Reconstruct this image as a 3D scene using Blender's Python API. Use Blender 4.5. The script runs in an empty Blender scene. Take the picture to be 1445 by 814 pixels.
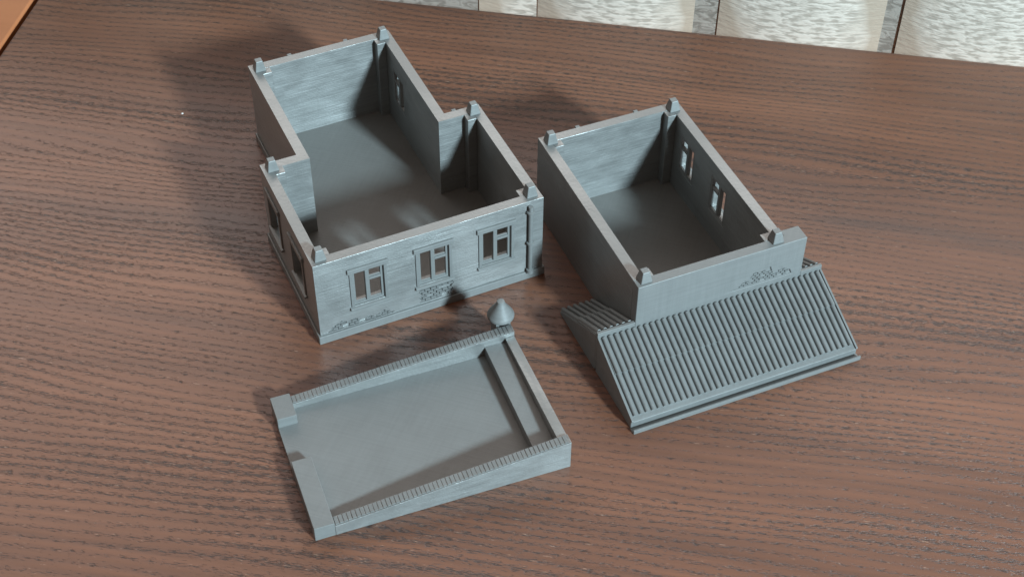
import bpy, bmesh, math, random
from mathutils import Vector, Matrix
random.seed(7)
C = bpy.context.scene.collection
scene = bpy.context.scene
S = 0.01                      # the numbers below are centimetres

# ------------------------------------------------------------------ camera, world, lamp, exposure
cam_d = bpy.data.cameras.new('camera'); cam = bpy.data.objects.new('camera', cam_d); C.objects.link(cam)
rt = Vector((0.90994069, -0.41470877, 0.00495749)); up = Vector((0.29157484, 0.64817343, 0.70345953)); fw = Vector((0.29494415, 0.63866098, -0.71071802))
mw = Matrix((rt, up, -fw)).transposed().to_4x4()
mw.translation = Vector((-10.5652556, -41.4926207, 45.8028563)) * S
cam.matrix_world = mw
cam_d.sensor_width = 36; cam_d.lens = 36 * 2136.188 / 1445
cam_d.clip_start = 0.01; cam_d.clip_end = 50
scene.camera = cam

world = bpy.data.worlds.new('World'); scene.world = world; world.use_nodes = True
wt = world.node_tree; bg = wt.nodes['Background']
# the room around: dim warm walls, a paler ceiling, and a wide band of window light low over the far side of the table
def wn(t, **kw):
    n = wt.nodes.new(t)
    for k, v in kw.items(): setattr(n, k, v)
    return n
def wramp(src, a, b_):
    n = wn('ShaderNodeMapRange', interpolation_type='SMOOTHSTEP')
    n.inputs[1].default_value = a; n.inputs[2].default_value = b_; wt.links.new(src, n.inputs[0]); return n.outputs[0]
def wmul(a, b_):
    n = wn('ShaderNodeMath', operation='MULTIPLY'); wt.links.new(a, n.inputs[0]); wt.links.new(b_, n.inputs[1]); return n.outputs[0]
tcw = wn('ShaderNodeTexCoord'); sxyz = wn('ShaderNodeSeparateXYZ'); wt.links.new(tcw.outputs['Generated'], sxyz.inputs[0])
dt = wn('ShaderNodeVectorMath', operation='DOT_PRODUCT'); dt.inputs[1].default_value = Vector((0.36, 0.93, 0.0))
wt.links.new(tcw.outputs['Generated'], dt.inputs[0])
win = wmul(wmul(wramp(sxyz.outputs['Z'], 0.12, 0.34), wramp(sxyz.outputs['Z'], 0.80, 0.58)), wramp(dt.outputs['Value'], 0.25, 0.70))
ceil = wramp(sxyz.outputs['Z'], 0.1, 0.9)
cm = wn('ShaderNodeMix', data_type='RGBA'); cm.inputs[6].default_value = (0.090, 0.058, 0.040, 1); cm.inputs[7].default_value = (0.25, 0.20, 0.17, 1)
wt.links.new(ceil, cm.inputs[0])
cm2 = wn('ShaderNodeMix', data_type='RGBA'); cm2.inputs[7].default_value = (2.3, 2.2, 2.14, 1)
wt.links.new(win, cm2.inputs[0]); wt.links.new(cm.outputs[2], cm2.inputs[6])
wt.links.new(cm2.outputs[2], bg.inputs['Color']); bg.inputs['Strength'].default_value = 1.0

ld = bpy.data.lights.new('lamp', 'AREA'); ld.shape = 'DISK'; ld.size = 0.42; ld.energy = 300
ld.color = (0.66, 0.89, 1.0)
lamp = bpy.data.objects.new('lamp', ld); C.objects.link(lamp)
ldir = Vector((0.30, -1, 0.545)).normalized()
lamp.location = Vector((0.07, -0.01, 0)) + ldir * 4.0
lamp.rotation_euler = (ldir).to_track_quat('Z', 'Y').to_euler()

vs = scene.view_settings
vs.view_transform = 'Standard'; vs.look = 'None'; vs.gamma = 1; vs.exposure = 0.24

# ------------------------------------------------------------------ node helpers
def new_mat(name):
    m = bpy.data.materials.new(name); m.use_nodes = True
    nt = m.node_tree; b = nt.nodes['Principled BSDF']
    return m, nt, b
def N(nt, t, **kw):
    n = nt.nodes.new(t)
    for k, v in kw.items(): setattr(n, k, v)
    return n
def L(nt, a, b): nt.links.new(a, b)
def coords(nt, scale, rot=(0, 0, 0), src='Object'):
    tc = N(nt, 'ShaderNodeTexCoord'); mp = N(nt, 'ShaderNodeMapping')
    mp.inputs['Scale'].default_value = scale; mp.inputs['Rotation'].default_value = rot
    if any(rot):                                   # turn first, then stretch
        m0 = N(nt, 'ShaderNodeMapping'); m0.inputs['Rotation'].default_value = rot; mp.inputs['Rotation'].default_value = (0, 0, 0)
        L(nt, tc.outputs[src], m0.inputs['Vector']); L(nt, m0.outputs['Vector'], mp.inputs['Vector'])
    else: L(nt, tc.outputs[src], mp.inputs['Vector'])
    return mp.outputs['Vector']
def noise(nt, vec, detail=2.0, rough=0.5, scale=1.0, dist=0.0):
    n = N(nt, 'ShaderNodeTexNoise'); n.inputs['Scale'].default_value = scale
    n.inputs['Detail'].default_value = detail; n.inputs['Roughness'].default_value = rough; n.inputs['Distortion'].default_value = dist
    L(nt, vec, n.inputs['Vector']); return n.outputs['Fac']
def math_(nt, op, a, b=None, c=None, clamp=False):
    n = N(nt, 'ShaderNodeMath', operation=op, use_clamp=clamp)
    for i, v in enumerate((a, b, c)):
        if v is None: continue
        if isinstance(v, (int, float)): n.inputs[i].default_value = v
        else: L(nt, v, n.inputs[i])
    return n.outputs[0]
def ramp(nt, fac, stops):
    r = N(nt, 'ShaderNodeValToRGB'); e = r.color_ramp.elements
    while len(e) < len(stops): e.new(0.5)
    for el, (p, c) in zip(e, stops): el.position = p; el.color = (*c, 1) if len(c) == 3 else c
    L(nt, fac, r.inputs['Fac']); return r.outputs['Color']
def mixc(nt, fac, a, b, mode='MIX'):
    n = N(nt, 'ShaderNodeMix', data_type='RGBA', blend_type=mode)
    if isinstance(fac, (int, float)): n.inputs[0].default_value = fac
    else: L(nt, fac, n.inputs[0])
    for s, v in ((6, a), (7, b)):
        if isinstance(v, tuple): n.inputs[s].default_value = (*v, 1)
        else: L(nt, v, n.inputs[s])
    return n.outputs[2]
def bump(nt, h, strength, dist, nrm=None):
    n = N(nt, 'ShaderNodeBump'); n.inputs['Strength'].default_value = strength; n.inputs['Distance'].default_value = dist
    L(nt, h, n.inputs['Height'])
    if nrm: L(nt, nrm, n.inputs['Normal'])
    return n.outputs['Normal']

# ------------------------------------------------------------------ materials
def plastic(name, base, lines, rough=0.40, aniso=0.7, infill=0.06, metal=0.36, spec=0.6):
    m, nt, b = new_mat(name)
    # printed layers: irregular horizontal streaks, plus the faint diagonal infill on flat faces
    lay = noise(nt, coords(nt, (11, 11, 900)), 3, 0.65)
    blot = noise(nt, coords(nt, (90, 90, 220)), 3, 0.6)
    fine = noise(nt, coords(nt, (60, 60, 2600)), 1, 0.5)
    inf = noise(nt, coords(nt, (40, 900, 40), (0, 0, math.radians(38))), 2, 0.5)
    inf2 = noise(nt, coords(nt, (40, 700, 40), (0, 0, math.radians(-50))), 2, 0.5)
    grain = noise(nt, coords(nt, (1500, 1500, 1500)), 2, 0.6)
    mask = math_(nt, 'MULTIPLY_ADD', noise(nt, coords(nt, (30, 30, 45)), 2, 0.5), 5.0, -2.3, clamp=True)
    weave = noise(nt, coords(nt, (700, 700, 1100)), 2, 0.6)
    h = math_(nt, 'ADD', math_(nt, 'MULTIPLY', lay, math_(nt, 'MULTIPLY_ADD', mask, 0.8, 0.15)), math_(nt, 'MULTIPLY', fine, 0.3))
    h = math_(nt, 'ADD', h, math_(nt, 'MULTIPLY', weave, 0.22))
    h = math_(nt, 'ADD', h, math_(nt, 'MULTIPLY', math_(nt, 'ADD', inf, inf2), infill))
    h = math_(nt, 'ADD', h, math_(nt, 'MULTIPLY', grain, 0.10))
    L(nt, bump(nt, h, lines, 0.0012), b.inputs['Normal'])
    v = math_(nt, 'ADD', math_(nt, 'MULTIPLY', lay, 0.6), math_(nt, 'MULTIPLY', blot, 0.4))
    lo = tuple(c * 0.89 for c in base); hi = tuple(c * 1.11 for c in base)
    v = math_(nt, 'ADD', math_(nt, 'MULTIPLY_ADD', v, 1.0 - 0.55 * infill, 0.0), math_(nt, 'MULTIPLY', math_(nt, 'ADD', inf, inf2), 0.275 * infill))
    L(nt, ramp(nt, v, [(0.35, lo), (0.65, hi)]), b.inputs['Base Color'])
    L(nt, math_(nt, 'MULTIPLY_ADD', blot, 0.25, rough - 0.12), b.inputs['Roughness'])
    b.inputs['Anisotropic'].default_value = aniso; b.inputs['Anisotropic Rotation'].default_value = 0.25
    tg = N(nt, 'ShaderNodeTangent', direction_type='RADIAL', axis='Z'); L(nt, tg.outputs[0], b.inputs['Tangent'])
    b.inputs['Specular IOR Level'].default_value = spec; b.inputs['Metallic'].default_value = metal
    return m
GREY = plastic('grey_printed_plastic', (0.250, 0.255, 0.250), 0.32, 0.34, metal=0.50)
GREY_S = plastic('grey_printed_plastic_smooth', (0.188, 0.194, 0.191), 0.10, 0.46, 0.0, 0.6, 0.14, 0.45)

def wood_table():
    m, nt, b = new_mat('stained_oak')
    warp = noise(nt, coords(nt, (3.2, 12, 1)), 2, 0.5)
    tc = N(nt, 'ShaderNodeTexCoord'); sx = N(nt, 'ShaderNodeSeparateXYZ'); L(nt, tc.outputs['Object'], sx.inputs[0])
    ringc = math_(nt, 'ADD', math_(nt, 'MULTIPLY', sx.outputs['Y'], 235), math_(nt, 'MULTIPLY', warp, 12))
    ring = math_(nt, 'FRACT', ringc)
    # distance to the early-wood line, 1 on it
    tri = math_(nt, 'SUBTRACT', 1.0, math_(nt, 'MULTIPLY', math_(nt, 'ABSOLUTE', math_(nt, 'SUBTRACT', ring, 0.5)), 2))
    wide = noise(nt, coords(nt, (4, 26, 1)), 2, 0.5)
    band = math_(nt, 'ADD', tri, math_(nt, 'MULTIPLY_ADD', wide, 2.4, -1.25))
    dash = noise(nt, coords(nt, (300, 2200, 1)), 2, 0.6, dist=0.15)
    dash2 = noise(nt, coords(nt, (330, 2600, 1), (0, 0, 0)), 1, 0.5)
    pore = math_(nt, 'ADD', math_(nt, 'MULTIPLY', dash, 0.75), math_(nt, 'MULTIPLY', dash2, 0.25))
    thr = math_(nt, 'SUBTRACT', 0.635, math_(nt, 'MULTIPLY', math_(nt, 'MAXIMUM', band, 0.0), 0.16))
    pm = math_(nt, 'MULTIPLY', math_(nt, 'SUBTRACT', pore, thr), 13, clamp=True)
    tone = noise(nt, coords(nt, (1.6, 17, 1)), 4, 0.6)
    streak = noise(nt, coords(nt, (9, 240, 1)), 3, 0.6)
    base = ramp(nt, tone, [(0.28, (0.108, 0.041, 0.021)), (0.5, (0.172, 0.066, 0.033)), (0.72, (0.240, 0.097, 0.050))])
    base = mixc(nt, 0.5, base, ramp(nt, streak, [(0.3, (0.62, 0.60, 0.60)), (0.7, (1.35, 1.30, 1.25))]), 'MULTIPLY')
    base = mixc(nt, math_(nt, 'MULTIPLY', math_(nt, 'MAXIMUM', tri, 0.0), 0.32), base, (0.085, 0.040, 0.032))
    col = mixc(nt, math_(nt, 'MULTIPLY', pm, 0.78), base, (0.016, 0.011, 0.010))
    fl_ = noise(nt, coords(nt, (230, 1500, 1), (0, 0, 0.02)), 2, 0.6)
    fm = math_(nt, 'MULTIPLY', math_(nt, 'SUBTRACT', fl_, math_(nt, 'SUBTRACT', 0.70, math_(nt, 'MULTIPLY', math_(nt, 'MAXIMUM', band, 0.0), 0.07))), 12, clamp=True)
    col = mixc(nt, math_(nt, 'MULTIPLY', fm, 0.55), col, (0.46, 0.29, 0.20))  # pale flecks paint small glints along the pores into the wood colour
    # one dark heartwood streak that runs out towards the right
    wob = noise(nt, coords(nt, (14, 40, 1)), 3, 0.6)
    yy = math_(nt, 'ADD', math_(nt, 'SUBTRACT', sx.outputs['Y'], 0.3165), math_(nt, 'MULTIPLY_ADD', wob, 0.022, -0.011))
    sd = math_(nt, 'SUBTRACT', 1.0, math_(nt, 'MULTIPLY', math_(nt, 'ABSOLUTE', yy), 150), clamp=True)
    sd = math_(nt, 'MULTIPLY', sd, math_(nt, 'MULTIPLY_ADD', sx.outputs['X'], 40, 9.0, clamp=True))
    col = mixc(nt, math_(nt, 'MULTIPLY', sd, 0.45), col, (0.06, 0.036, 0.03))
    L(nt, col, b.inputs['Base Color'])
    h = math_(nt, 'ADD', math_(nt, 'MULTIPLY', pm, -1.0), math_(nt, 'MULTIPLY', streak, 0.25))
    L(nt, bump(nt, h, 0.55, 0.0005), b.inputs['Normal'])
    L(nt, math_(nt, 'MULTIPLY_ADD', tone, 0.15, 0.36), b.inputs['Roughness'])
    b.inputs['Specular IOR Level'].default_value = 0.85
    return m
OAK = wood_table()

def blind_mat(name, dash, edge, centre, always):
    m, nt, b = new_mat(name)
    tc = N(nt, 'ShaderNodeTexCoord'); sx = N(nt, 'ShaderNodeSeparateXYZ'); L(nt, tc.outputs['Object'], sx.inputs[0])
    x = sx.outputs['X']; z = sx.outputs['Z']
    # the woven ripple sags a little towards the middle of the slat
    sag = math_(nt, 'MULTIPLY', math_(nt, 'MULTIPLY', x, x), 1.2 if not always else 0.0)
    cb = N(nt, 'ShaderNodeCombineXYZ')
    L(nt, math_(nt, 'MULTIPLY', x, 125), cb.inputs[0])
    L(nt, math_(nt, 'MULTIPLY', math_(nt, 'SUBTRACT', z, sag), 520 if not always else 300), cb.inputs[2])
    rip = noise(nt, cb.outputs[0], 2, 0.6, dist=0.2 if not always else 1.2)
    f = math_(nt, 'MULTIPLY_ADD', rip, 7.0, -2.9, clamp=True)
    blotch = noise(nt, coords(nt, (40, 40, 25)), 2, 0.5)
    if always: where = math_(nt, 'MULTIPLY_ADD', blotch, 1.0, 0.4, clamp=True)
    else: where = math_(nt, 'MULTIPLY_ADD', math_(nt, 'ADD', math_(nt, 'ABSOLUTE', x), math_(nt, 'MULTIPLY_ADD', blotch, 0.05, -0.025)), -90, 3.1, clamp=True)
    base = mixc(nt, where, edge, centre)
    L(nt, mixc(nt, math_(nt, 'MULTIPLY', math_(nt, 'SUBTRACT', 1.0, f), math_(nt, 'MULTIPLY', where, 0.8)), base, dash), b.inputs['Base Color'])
    L(nt, bump(nt, rip, 0.35, 0.002), b.inputs['Normal'])
    b.inputs['Roughness'].default_value = 0.45
    b.inputs['Sheen Weight'].default_value = 0.3
    return m
SLAT = blind_mat('pale_woven_fabric', (0.34, 0.29, 0.24), (0.40, 0.32, 0.25), (0.64, 0.565, 0.49), False)  # paler centre colour paints in the glare down the middle of each slat
SHADE = blind_mat('grey_brown_relief', (0.14, 0.12, 0.10), (0.31, 0.275, 0.24), (0.31, 0.275, 0.24), True)

def floor_mat():
    m, nt, b = new_mat('orange_parquet')
    t = noise(nt, coords(nt, (2, 30, 1)), 4, 0.6)
    L(nt, ramp(nt, t, [(0.3, (0.40, 0.140, 0.055)), (0.7, (0.50, 0.185, 0.078))]), b.inputs['Base Color'])
    b.inputs['Roughness'].default_value = 0.4
    return m
PARQ = floor_mat()
GREY_F = plastic('grey_printed_floor', (0.165, 0.163, 0.155), 0.10, 0.5, 0.0, 0.6, 0.10, 0.35)
def plain(name, c, r=0.6):
    m, nt, b = new_mat(name)
    t = noise(nt, coords(nt, (300, 300, 300)), 3, 0.6)
    L(nt, ramp(nt, t, [(0.3, tuple(v * 0.9 for v in c)), (0.7, tuple(min(1, v * 1.1) for v in c))]), b.inputs['Base Color'])
    b.inputs['Roughness'].default_value = r
    return m

# ------------------------------------------------------------------ mesh helpers (centimetres)
class MB:
    def __init__(s): s.bm = bmesh.new()
    def prism(s, pts, axis, a, b):
        """polygon pts extruded from a to b along axis; pts are the other two coordinates in order"""
        def P(p, t):
            return {'z': (p[0], p[1], t), 'y': (p[0], t, p[1]), 'x': (t, p[0], p[1])}[axis]
        A = [s.bm.verts.new(P(p, a)) for p in pts]; B = [s.bm.verts.new(P(p, b)) for p in pts]
        n = len(pts); fs = [s.bm.faces.new(A), s.bm.faces.new(B[::-1])]
        for i in range(n): fs.append(s.bm.faces.new((A[i], B[i], B[(i + 1) % n], A[(i + 1) % n])))
        return s
    def box(s, x0, x1, y0, y1, z0, z1):
        return s.prism([(x0, y0), (x1, y0), (x1, y1), (x0, y1)], 'z', z0, z1)
    def hexa(s, b4, t4):
        A = [s.bm.verts.new(p) for p in b4]; B = [s.bm.verts.new(p) for p in t4]
        s.bm.faces.new(A[::-1]); s.bm.faces.new(B)
        for i in range(4): s.bm.faces.new((A[i], A[(i + 1) % 4], B[(i + 1) % 4], B[i]))
        return s
    def lathe(s, cx, cy, prof, n=28):
        rings = []
        for r, z in prof:
            rings.append([s.bm.verts.new((cx + r * math.cos(2 * math.pi * k / n), cy + r * math.sin(2 * math.pi * k / n), z)) for k in range(n)])
        for a, b in zip(rings, rings[1:]):
            for k in range(n): s.bm.faces.new((a[k], a[(k + 1) % n], b[(k + 1) % n], b[k]))
        s.bm.faces.new(rings[0][::-1]); s.bm.faces.new(rings[-1])
        return s
    def obj(s, name, mat, parent=None, bevel=0.02, smooth=False):
        bmesh.ops.recalc_face_normals(s.bm, faces=s.bm.faces)
        bmesh.ops.scale(s.bm, vec=(S, S, S), verts=s.bm.verts)
        me = bpy.data.meshes.new(name); s.bm.to_mesh(me); s.bm.free()
        o = bpy.data.objects.new(name, me); C.objects.link(o); me.materials.append(mat)
        if smooth:
            for p in me.polygons: p.use_smooth = True
            try: me.set_sharp_from_angle(angle=math.radians(40))
            except Exception: pass
        if parent: o.parent = parent
        if bevel:
            bv = o.modifiers.new('bevel', 'BEVEL'); bv.width = bevel * S; bv.segments = 2
            bv.limit_method = 'ANGLE'; bv.angle_limit = math.radians(45)
        return o
def cut(o, cutters):
    """boolean difference, baked into the mesh"""
    bev = [(m.width, m.segments) for m in o.modifiers]
    par = o.parent; o.parent = None; o.modifiers.clear()
    tmp = []
    for c in cutters:
        t = c.obj('cutter', GREY, None, 0); tmp.append(t)
        md = o.modifiers.new('b', 'BOOLEAN'); md.operation = 'DIFFERENCE'; md.solver = 'EXACT'; md.object = t
    bpy.context.view_layer.update()
    dg = bpy.context.evaluated_depsgraph_get()
    me = bpy.data.meshes.new_from_object(o.evaluated_get(dg))
    o.modifiers.clear(); o.data = me; o.parent = par
    for t in tmp: bpy.data.objects.remove(t)
    for w, sg in bev:
        bv = o.modifiers.new('bevel', 'BEVEL'); bv.width = w; bv.segments = sg
        bv.limit_method = 'ANGLE'; bv.angle_limit = math.radians(45)
    return o
def thing(name, label, cat, loc=(0, 0, 0), rz=0.0, group=None):
    o = bpy.data.objects.new(name, None); C.objects.link(o); o.empty_display_size = 0.01
    o.location = Vector(loc) * S; o.rotation_euler = (0, 0, rz)
    o['label'] = label; o['category'] = cat
    if group: o['group'] = group
    return o
def copy_part(o, parent):
    c = o.copy(); C.objects.link(c); c.parent = parent
    for ch in list(o.children): copy_part(ch, c)
    return c
def inside(p, poly):
    r = False; n = len(poly)
    for i in range(n):
        (x0, y0), (x1, y1) = poly[i], poly[(i + 1) % n]
        if (y0 > p[1]) != (y1 > p[1]) and p[0] < (x1 - x0) * (p[1] - y0) / (y1 - y0) + x0: r = not r
    return r

# ------------------------------------------------------------------ the setting: table, floor, blind and wall behind
UA = math.radians(-34.1625)                 # direction of the table's back edge
corner = Vector((-3.62, 31.78, 0)); uu = Vector((math.cos(UA), math.sin(UA), 0)); vv = Vector((-uu.y, uu.x, 0))
table = thing('table', 'dark brown stained oak table with open grain carrying the grey model pieces', 'table', corner - vv * 45 + uu * 62, UA)
MB().box(-62, 62, -45, 45, -3, 0).obj('tabletop', OAK, table, 0.12)
for sx_ in (-1, 1):
    for sy_ in (-1, 1):
        MB().box(sx_ * 55 - 3, sx_ * 55 + 3, sy_ * 38 - 3, sy_ * 38 + 3, -75, -3).obj('leg', OAK, table, 0.2)
fl = MB().box(-300, 300, -300, 300, -77, -75).obj('floor', PARQ, None, 0); fl['kind'] = 'structure'
fl.rotation_euler = (0, 0, UA + math.pi / 2)

board = thing('added_side_table', 'plain orange pine side table added at the left edge of the dark table, raised to catch the lamp', 'side table', corner - vv * 30 - uu * 20.4, UA)
MB().box(-20, 20, -30, 30, -2.6, -0.15).obj('tabletop', PARQ, board, 0.1)  # guessed board, added near table height so the lamp reaches it
for sx_ in (-1, 1):
    for sy_ in (-1, 1):
        MB().box(sx_ * 17 - 2, sx_ * 17 + 2, sy_ * 26 - 2, sy_ * 26 + 2, -75, -2.6).obj('leg', PARQ, board, 0.2)  # legs of the added side table
blind = thing('vertical_blind', 'pale fabric blind of wide upright slats behind the table', 'blind', corner + vv * 3.0 + Vector((0, 0, -75)), UA)
def slat(u0, u1, dy, turn, sag):
    b = MB(); n = 16; w = (u1 - u0) / 2; front = []; back = []
    for i in range(n + 1):
        t = -1 + 2 * i / n
        front.append((w * t, sag * t * t)); back.append((w * t, sag * t * t + 0.06))
    b.prism(front + back[::-1], 'z', 0.6, 84)
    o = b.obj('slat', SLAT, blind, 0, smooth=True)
    o.location = Vector(((u0 + u1) / 2, dy, 0)) * S; o.rotation_euler = (0, 0, turn)
    return o
U0 = 17.97          # from the corner to the point of the back edge the measurements start at
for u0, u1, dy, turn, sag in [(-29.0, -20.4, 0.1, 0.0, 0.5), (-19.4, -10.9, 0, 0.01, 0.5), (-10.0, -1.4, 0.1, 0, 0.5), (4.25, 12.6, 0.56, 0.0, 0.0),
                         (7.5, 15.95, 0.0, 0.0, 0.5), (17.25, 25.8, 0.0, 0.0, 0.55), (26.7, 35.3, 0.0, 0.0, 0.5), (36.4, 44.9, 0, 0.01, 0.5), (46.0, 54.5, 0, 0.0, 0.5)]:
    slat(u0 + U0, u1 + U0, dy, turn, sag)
MB().box(-14, 76, -0.2, 0.65, 84, 85.5).obj('headrail', plain('white_metal', (0.8, 0.8, 0.78), 0.35), blind, 0.1)  # rail, slats and wall kept low to let light from the far side over
wl = MB().box(-60, 160, 0, 4, -75, 10).obj('wall', SHADE, None, 0); wl['kind'] = 'structure'
wl.location = (corner + vv * 3.63) * S; wl.rotation_euler = (0, 0, UA)
cr = MB().lathe(0, 0, [(0.04, 0.0), (0.065, 0.03), (0.03, 0.06)], 7).obj('crumb', plain('white_crumb', (0.8, 0.78, 0.75)), None, 0)
cr.location = (-0.0110, 0.1685, 0); cr['label'] = 'tiny white crumb lying on the bare dark wood'; cr['category'] = 'crumb'

# ------------------------------------------------------------------ shared printed details
T = 0.45
def peg(parent, x, y, z):
    o = MB().hexa([(-.25, -.25, 0), (.25, -.25, 0), (.25, .25, 0), (-.25, .25, 0)],
                  [(-.15, -.15, .5), (.15, -.15, .5), (.15, .15, .5), (-.15, .15, .5)]).obj('peg', GREY_S, parent, 0.025)
    o.location = Vector((x, y, z)) * S; return o
def pilaster(parent, x0, x1, y0, y1, h): return MB().box(x0, x1, y0, y1, 0.2, h).obj('pilaster', GREY, parent, 0.02)
OW, OZ0, OZ1 = 0.66, 1.52, 3.40              # half width, sill and head of a window opening
def window(parent, y0=0.07, y1=0.20):
    """casement window: x along the wall, outer wall face at y=0, outside is -y"""
    b = MB(); fw_ = 0.11
    b.box(-OW, OW, y0, y1, OZ0, OZ0 + fw_); b.box(-OW, OW, y0, y1, OZ1 - fw_, OZ1)
    b.box(-OW, -OW + fw_, y0, y1, OZ0 + fw_, OZ1 - fw_); b.box(OW - fw_, OW, y0, y1, OZ0 + fw_, OZ1 - fw_)
    w = b.obj('window', GREY_S, parent, 0.012)
    MB().box(-0.12, 0.06, y0 - 0.05, y1 - 0.015, OZ0 + fw_, OZ1 - fw_).obj('mullion', GREY_S, w, 0.02)
    MB().box(0.06, OW - fw_, y0 - 0.03, y1 - 0.01, 2.70, 2.82).obj('transom', GREY_S, w, 0.015)
    for x0, x1, z in ((-OW + fw_, -0.12, OZ0 + fw_), (0.06, OW - fw_, OZ0 + fw_), (0.06, OW - fw_, 2.82)):
        MB().box(x0, x1, y0 + 0.03, y1 - 0.02, z, z + 0.06).obj('sash_rail', GREY_S, w, 0.012)
    MB().box(-OW - 0.22, OW + 0.22, -0.10, 0.0, OZ1 + 0.02, OZ1 + 0.26).obj('lintel', GREY_S, w, 0.025)
    MB().prism([(0.0, OZ0 - 0.14), (-0.13, OZ0 - 0.14), (-0.13, OZ0 - 0.05), (0, OZ0)], 'x', -OW - 0.2, OW + 0.2).obj('sill', GREY_S, w, 0.015)
    for s in (-1, 1):
        x0, x1 = sorted((s * (OW + 0.01), s * (OW + 0.14)))
        MB().box(x0, x1, -0.055, 0.0, OZ0, OZ1 + 0.02).obj('casing', GREY_S, w, 0.02)
    return w
def window_cut(x, y, rot):
    m = MB(); m.box(-OW, OW, -1.0, 1.0, OZ0, OZ1)
    bmesh.ops.transform(m.bm, matrix=Matrix.Translation((x, y, 0)) @ Matrix.Rotation(rot, 4, 'Z'), verts=m.bm.verts)
    return m
def place(w, x, y, rot): w.location = Vector((x, y, 0)) * S; w.rotation_euler = (0, 0, rot); return w
def bricks(poly, y, dy, bw=0.24, bh=0.12, gap=0.03):
    b = MB(); xs = [p[0] for p in poly]; zs = [p[1] for p in poly]; row = 0; z = min(zs) + 0.02
    while z + bh < max(zs) + 0.05:
        x = min(xs) - (bw / 2 if row % 2 else 0)
        while x < max(xs):
            cx_ = x + bw / 2; cz = z + bh / 2
            if inside((cx_, cz), poly) and random.random() > 0.12:
                j = random.uniform(-0.012, 0.012)
                b.box(x + gap / 2, x + bw - gap / 2, y - dy + j, y + 0.02, z + gap / 2, z + bh - gap / 2)
            x += bw
        z += bh; row += 1
    return b

# ------------------------------------------------------------------ the open T-shaped house storey
W, A_, DL, D, H = 10.0, 1.62, 6.70, 13.44, 4.35
house = thing('house_model', 'grey plastic T-shaped house model without a roof, three windows and a drainpipe in front', 'model house', (0, 0, 0), 0)
outer = [(0, 0), (W, 0), (W, DL), (W - A_, DL), (W - A_, D), (A_, D), (A_, DL), (0, DL)]
inner = [(T, T), (W - T, T), (W - T, DL - T), (W - A_ - T, DL - T), (W - A_ - T, D - T), (A_ + T, D - T), (A_ + T, DL - T), (T, DL - T)]
front_x = (2.23, 5.07, 7.86)
orn_l = [(0.30, .47), (0.62, .74), (0.98, .93), (1.2, .74), (1.5, .86), (1.78, .66), (2.1, .76), (2.4, .60), (2.80, .79), (3.25, .50), (3.25, .47)]
patch = [(4.36, .50), (4.46, .66), (4.36, .80), (4.48, .96), (4.36, 1.12), (4.42, 1.30), (5.86, 1.30), (5.92, 1.1), (5.8, .95), (5.9, .78), (5.78, .62), (5.84, .50)]
wins_l = [(x, 0, 0) for x in front_x] + [(0, 2.2, -math.pi / 2), (0, 5.2, -math.pi / 2), (W - A_, 11.15, math.pi / 2)]
wall = MB().prism(outer, 'z', 0.0, H).obj('wall', GREY, house, 0.025)
cut(wall, [MB().prism(inner, 'z', -1, H + 1)] + [window_cut(*a) for a in wins_l]
    + [MB().prism(orn_l, 'y', -0.5, 0.11), MB().prism(patch, 'y', -0.5, 0.10)])
MB().prism(inner, 'z', 0.0, 0.2).obj('floor', GREY_F, house, 0)
bricks(orn_l, 0.11, 0.085, 0.24, 0.125, 0.05).obj('exposed_brick', GREY_S, house, 0)
bricks(patch, 0.10, 0.09, 0.26, 0.135, 0.045).obj('exposed_brick', GREY_S, house, 0)
w0 = window(house)
for i, a in enumerate(wins_l[:3]): place(w0 if i == 0 else copy_part(w0, house), *a)
P_ = 0.09
pl_o = [(-P_, -P_), (W + P_, -P_), (W + P_, DL + P_), (W - A_ + P_, DL + P_), (W - A_ + P_, D + P_), (A_ - P_, D + P_), (A_ - P_, DL + P_), (-P_, DL + P_)]
pl = MB().prism(pl_o, 'z', 0.0, 0.43).obj('plinth', GREY_S, house, 0.03)
cut(pl, [MB().prism(outer, 'z', -1, 2)])
q = 0.42
for x0, y0 in ((T, T), (W - T - q, T), (W - T - q, DL - T - q), (T, DL - T - q), (A_ + T, D - T - q), (W - A_ - T - q, D - T - q)):
    pilaster(house, x0, x0 + q, y0, y0 + q, H - 0.004)
for x, y in ((.42, .42), (W - .42, .42), (W - .42, DL - .42), (.42, DL - .42), (A_ + .42, D - .42), (W - A_ - .42, D - .42)): peg(house, x, y, H)
dp = MB().lathe(9.37, -0.12, [(0.10, 0.55), (0.10, 4.16)], 18).obj('drainpipe', GREY_S, house, 0, smooth=True)
for z in (0.58, 2.13, 3.85): MB().lathe(9.37, -0.12, [(0.13, z - .05), (0.165, z - .03), (0.165, z + .05), (0.13, z + .07)], 18).obj('collar', GREY_S, dp, 0, smooth=True)
MB().lathe(9.37, -0.13, [(0.165, .45), (0.14, .55)], 18).obj('outlet', GREY_S, dp, 0, smooth=True)
for x, y in ((3.6, D), (6.3, D), (8.85, DL)): MB().box(x - .1, x + .1, y, y + .14, H - 0.45, H - 0.0).obj('bracket', GREY_S, house, 0.02)

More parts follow.
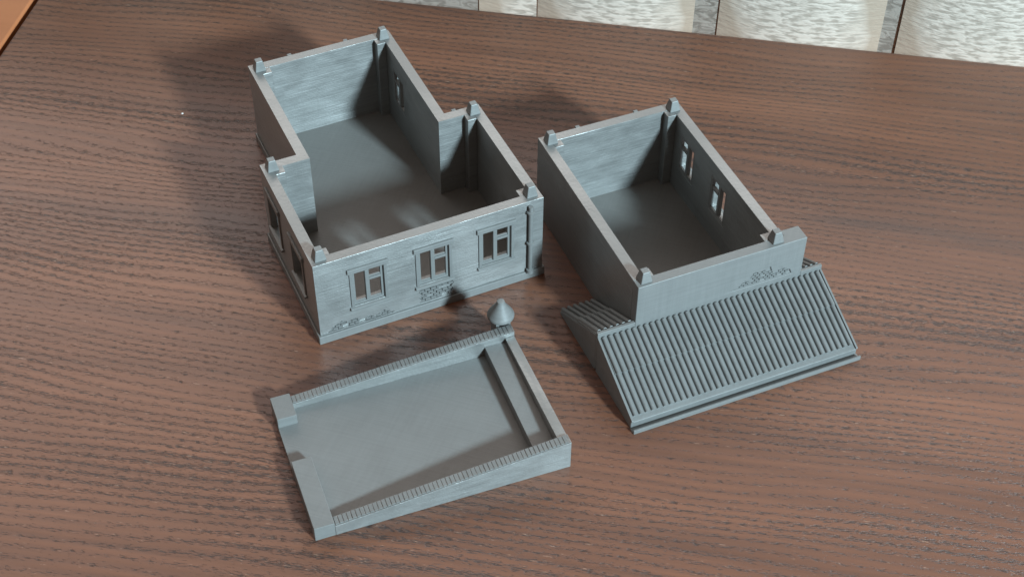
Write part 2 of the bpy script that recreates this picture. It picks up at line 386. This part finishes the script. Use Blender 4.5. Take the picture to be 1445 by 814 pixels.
# ------------------------------------------------------------------ the oblong storey with the ribbed lower roof
WB, WF, DR, TR, HR, RZ = 6.704, 7.547, 9.832, 0.757, 4.113, 2.181
G1, G2, E1, E2 = 1.642, 1.013, 3.543, 3.512
hall = thing('house_model', 'grey plastic oblong house model, roofless, with a wide ribbed gable roof along its front', 'model house', (11.212, -6.036, 0), -0.031)
u_shape = [(0, T), (T, T), (T, DR - T), (WB - T, DR - T), (WB - T, T), (WB, T), (WB, DR), (0, DR)]
wr = MB().prism(u_shape, 'z', 0.0, HR).obj('wall', GREY, hall, 0.02)
wins_r = [(WB, 4.87, math.pi / 2), (WB, 7.75, math.pi / 2)]
cut(wr, [window_cut(*a) for a in wins_r])
w1 = window(hall, 0.30, T - 0.004)
for i, a in enumerate(wins_r): place(w1 if i == 0 else copy_part(w1, hall), *a)
for a in wins_l[3:]: place(copy_part(w1, house), *a)
MB().box(T, WB - T, T, DR - T, 0.0, 0.2).obj('floor', GREY_F, hall, 0)
fc = MB().prism([(0, 0), (WF, 0), (WF, TR), (WB, TR), (WB, T), (0, T)], 'z', 0.0, HR).obj('facade', GREY_S, hall, 0.03)
orn_r = [(4.25, 2.27), (4.62, 2.36), (4.88, 2.64), (5.02, 2.54), (5.29, 2.99), (5.52, 2.86), (6.02, 3.02), (6.16, 2.60), (6.30, 2.62), (6.52, 2.80), (6.78, 2.62), (6.98, 2.52), (7.08, 2.27)]
cut(fc, [MB().prism(orn_r, 'y', -0.5, 0.07)])
bricks(orn_r, 0.07, 0.05, 0.2, 0.12, 0.05).obj('exposed_brick', GREY_S, hall, 0)
for x0, y0 in ((T, T), (WB - T - q, T), (T, DR - T - q), (WB - T - q, DR - T - q)): pilaster(hall, x0, x0 + q, y0, y0 + q, HR - 0.004)
for x, y in ((.42, .36), (WB - .42, .36), (.42, DR - .42), (WB - .42, DR - .42)): peg(hall, x, y, HR)
for x in (1.9, 4.7): MB().box(x - .1, x + .1, DR, DR + .14, HR - 0.45, HR).obj('bracket', GREY_S, hall, 0.02)

def corrugated(x0, x1, n, sgn, y_top, z_top, y_bot, z_bot, split, r=0.14):
    """ribbed sheet running down from (y_top,z_top) to (y_bot,z_bot), in two overlapping courses"""
    b = MB(); pitch = (x1 - x0) / n; L_ = math.hypot(y_bot - y_top, z_bot - z_top)
    dy, dz = (y_bot - y_top) / L_, (z_bot - z_top) / L_; ny, nz = -dz * sgn, dy * sgn
    if nz < 0: ny, nz = -ny, -nz
    prof = []
    for k in range(n):
        for t, h in ((0, 0), (.13, 0), (.155, .45), (.22, .74), (.33, .93), (.5, 1), (.67, .93), (.78, .74), (.845, .45), (.87, 0)):
            prof.append((x0 + pitch * (k + t), r * h))
    prof.append((x1, 0.0))
    for s0, s1, lift0, lift1 in ((0, L_ * split, 0.02, 0.06), (L_ * split - 0.02, L_, 0.0, 0.0)):
        rows = []
        for s, lf in ((s0, lift0), (s1, lift1)):
            rows.append([b.bm.verts.new((x, y_top + dy * s + ny * (h + lf), z_top + dz * s + nz * (h + lf))) for x, h in prof])
            rows.append([b.bm.verts.new((x, y_top + dy * s - ny * 0.03, z_top + dz * s - nz * 0.03)) for x, h in prof])
        t0, u0, t1, u1 = rows; m = len(prof)
        for i in range(m - 1):
            b.bm.faces.new((t0[i], t0[i + 1], t1[i + 1], t1[i])); b.bm.faces.new((u0[i], u1[i], u1[i + 1], u0[i + 1]))
            b.bm.faces.new((t0[i], u0[i], u0[i + 1], t0[i + 1])); b.bm.faces.new((t1[i], t1[i + 1], u1[i + 1], u1[i]))
        b.bm.faces.new((t0[0], t1[0], u1[0], u0[0])); b.bm.faces.new((t0[-1], u0[-1], u1[-1], t1[-1]))
    return b
XL, XR = -G1, WF + G2
rf = MB().prism([(0, 0.0), (-3.24, 0.0), (-3.24, 0.36), (-3.30, 0.40), (0, 1.84)], 'x', XL, XR).obj('lower_roof', GREY_S, hall, 0.02)
corrugated(XL + 0.12, XR - 0.10, 38, 1, 0.0, 1.85, -3.08, 0.49, 0.47).obj('ribbed_sheet', GREY_S, rf, 0, smooth=True)
for x in (XL, XR - 0.09): MB().prism([(0, 1.84), (-3.30, 0.40), (-3.30, 0.48), (0, 1.96)], 'x', x, x + 0.09).obj('verge', GREY_S, rf, 0.015)
MB().box(XL - 0.02, XR + 0.03, -3.57, -3.48, 0.0, 0.21).obj('gutter', GREY_S, hall, 0.02)
MB().box(XL - 0.02, XR + 0.03, -3.48, -3.24, 0.0, 0.04).obj('base_strip', GREY_S, hall, 0)
# ridge strips beside the facade, then the two stretches of the back slope
for x0, x1, ribs in ((XL, 0.0, 6), (WF, XR, 4)):
    MB().box(x0, x1, 0.0, 0.14, 0.1, RZ).obj('ridge_strip', GREY_S, hall, 0.02)
    bs = MB().prism([(0.14, 0.0), (0.14, RZ - 0.18), (E2, 0.06), (E2, 0.0)], 'x', x0, x1).obj('lower_roof', GREY_S, hall, 0.01)
    corrugated(x0 + 0.02, x1 - 0.02, ribs, -1, 0.14, RZ - 0.15, E2, 0.10, 0.5).obj('ribbed_sheet', GREY_S, bs, 0, smooth=True)
bs = MB().prism([(TR, 0.0), (TR, 1.62), (E2, 0.06), (E2, 0.0)], 'x', WB, WF).obj('lower_roof', GREY_S, hall, 0.01)
corrugated(WB + 0.02, WF, 3, -1, TR, 1.63, E2, 0.10, 0.45).obj('ribbed_sheet', GREY_S, bs, 0, smooth=True)

# ------------------------------------------------------------------ the flat roof tray with sloping brick parapets
TW, TD = 10.03, 6.62
tray = thing('roof_tray', 'shallow grey plastic flat-roof piece with sloping brick-topped parapets and a small capped chimney', 'model roof', (-3.478, -9.189, 0), -0.074)
MB().prism([(0.0, 0.0), (8.75, 0.0), (8.75, 0.38), (0.0, 0.25)], 'y', T, TD - T).obj('roof_deck', GREY_S, tray, 0.01)
def ztop(x, z0, z1): return z0 + (z1 - z0) * (x - 0.78) / (TW - 0.78)
def parapet(y0, y1, z0, z1):
    p = MB().prism([(0.78, 0.0), (TW, 0.0), (TW, z1), (0.78, z0)], 'y', y0, y1).obj('parapet', GREY, tray, 0.02)
    b = MB(); x = 0.82
    while x < TW - 0.2:
        w = 0.138; j = random.uniform(-0.006, 0.008)
        za, zb = ztop(x, z0, z1) - 0.01, ztop(x + w, z0, z1) - 0.01
        h = 0.04 + j; ya, yb = y0 + 0.05, y1 - 0.03
        b.hexa([(x, ya, za), (x + w, ya, zb), (x + w, yb, zb), (x, yb, za)],
               [(x, ya, za + h), (x + w, ya, zb + h), (x + w, yb, zb + h), (x, yb, za + h)])
        x += 0.166
    b.obj('brick_coping', GREY_S, p, 0.012)
parapet(0.0, T, 0.54, 1.44); parapet(TD - T, TD, 0.54, 1.33)
MB().box(0.0, 0.78, 0.0, 3.30, 0.0, 0.72).obj('end_block', GREY_S, tray, 0.025)
MB().box(0.0, 0.78, 5.43, TD, 0.0, 0.74).obj('end_block', GREY_S, tray, 0.025)
MB().box(8.75, 9.62, T, TD - T, 0.0, 0.86).obj('gutter_ledge', GREY_S, tray, 0.02)
MB().prism([(T, 0.0), (TD - T, 0.0), (TD - T, 1.08), (T, 1.36)], 'x', 9.62, TW - 0.01).obj('end_wall', GREY, tray, 0.02)
chx, chy = 9.75, TD + 0.42
ch = MB().box(chx - .32, chx + .32, chy - .40, chy + .32, 0.0, 1.22).obj('chimney', GREY, tray, 0.03)
for dx in (-.24, .24):
    for dy in (-.24, .24): MB().box(chx + dx - .07, chx + dx + .07, chy + dy - .07, chy + dy + .07, 1.22, 1.62).obj('strut', GREY_S, ch, 0.01)
MB().lathe(chx, chy, [(0.50, 1.46), (0.55, 1.50), (0.56, 1.57), (0.52, 1.67), (0.19, 2.18), (0.165, 2.28), (0.15, 2.34), (0.1, 2.36)], 32).obj('rain_cap', GREY_S, ch, 0, smooth=True)
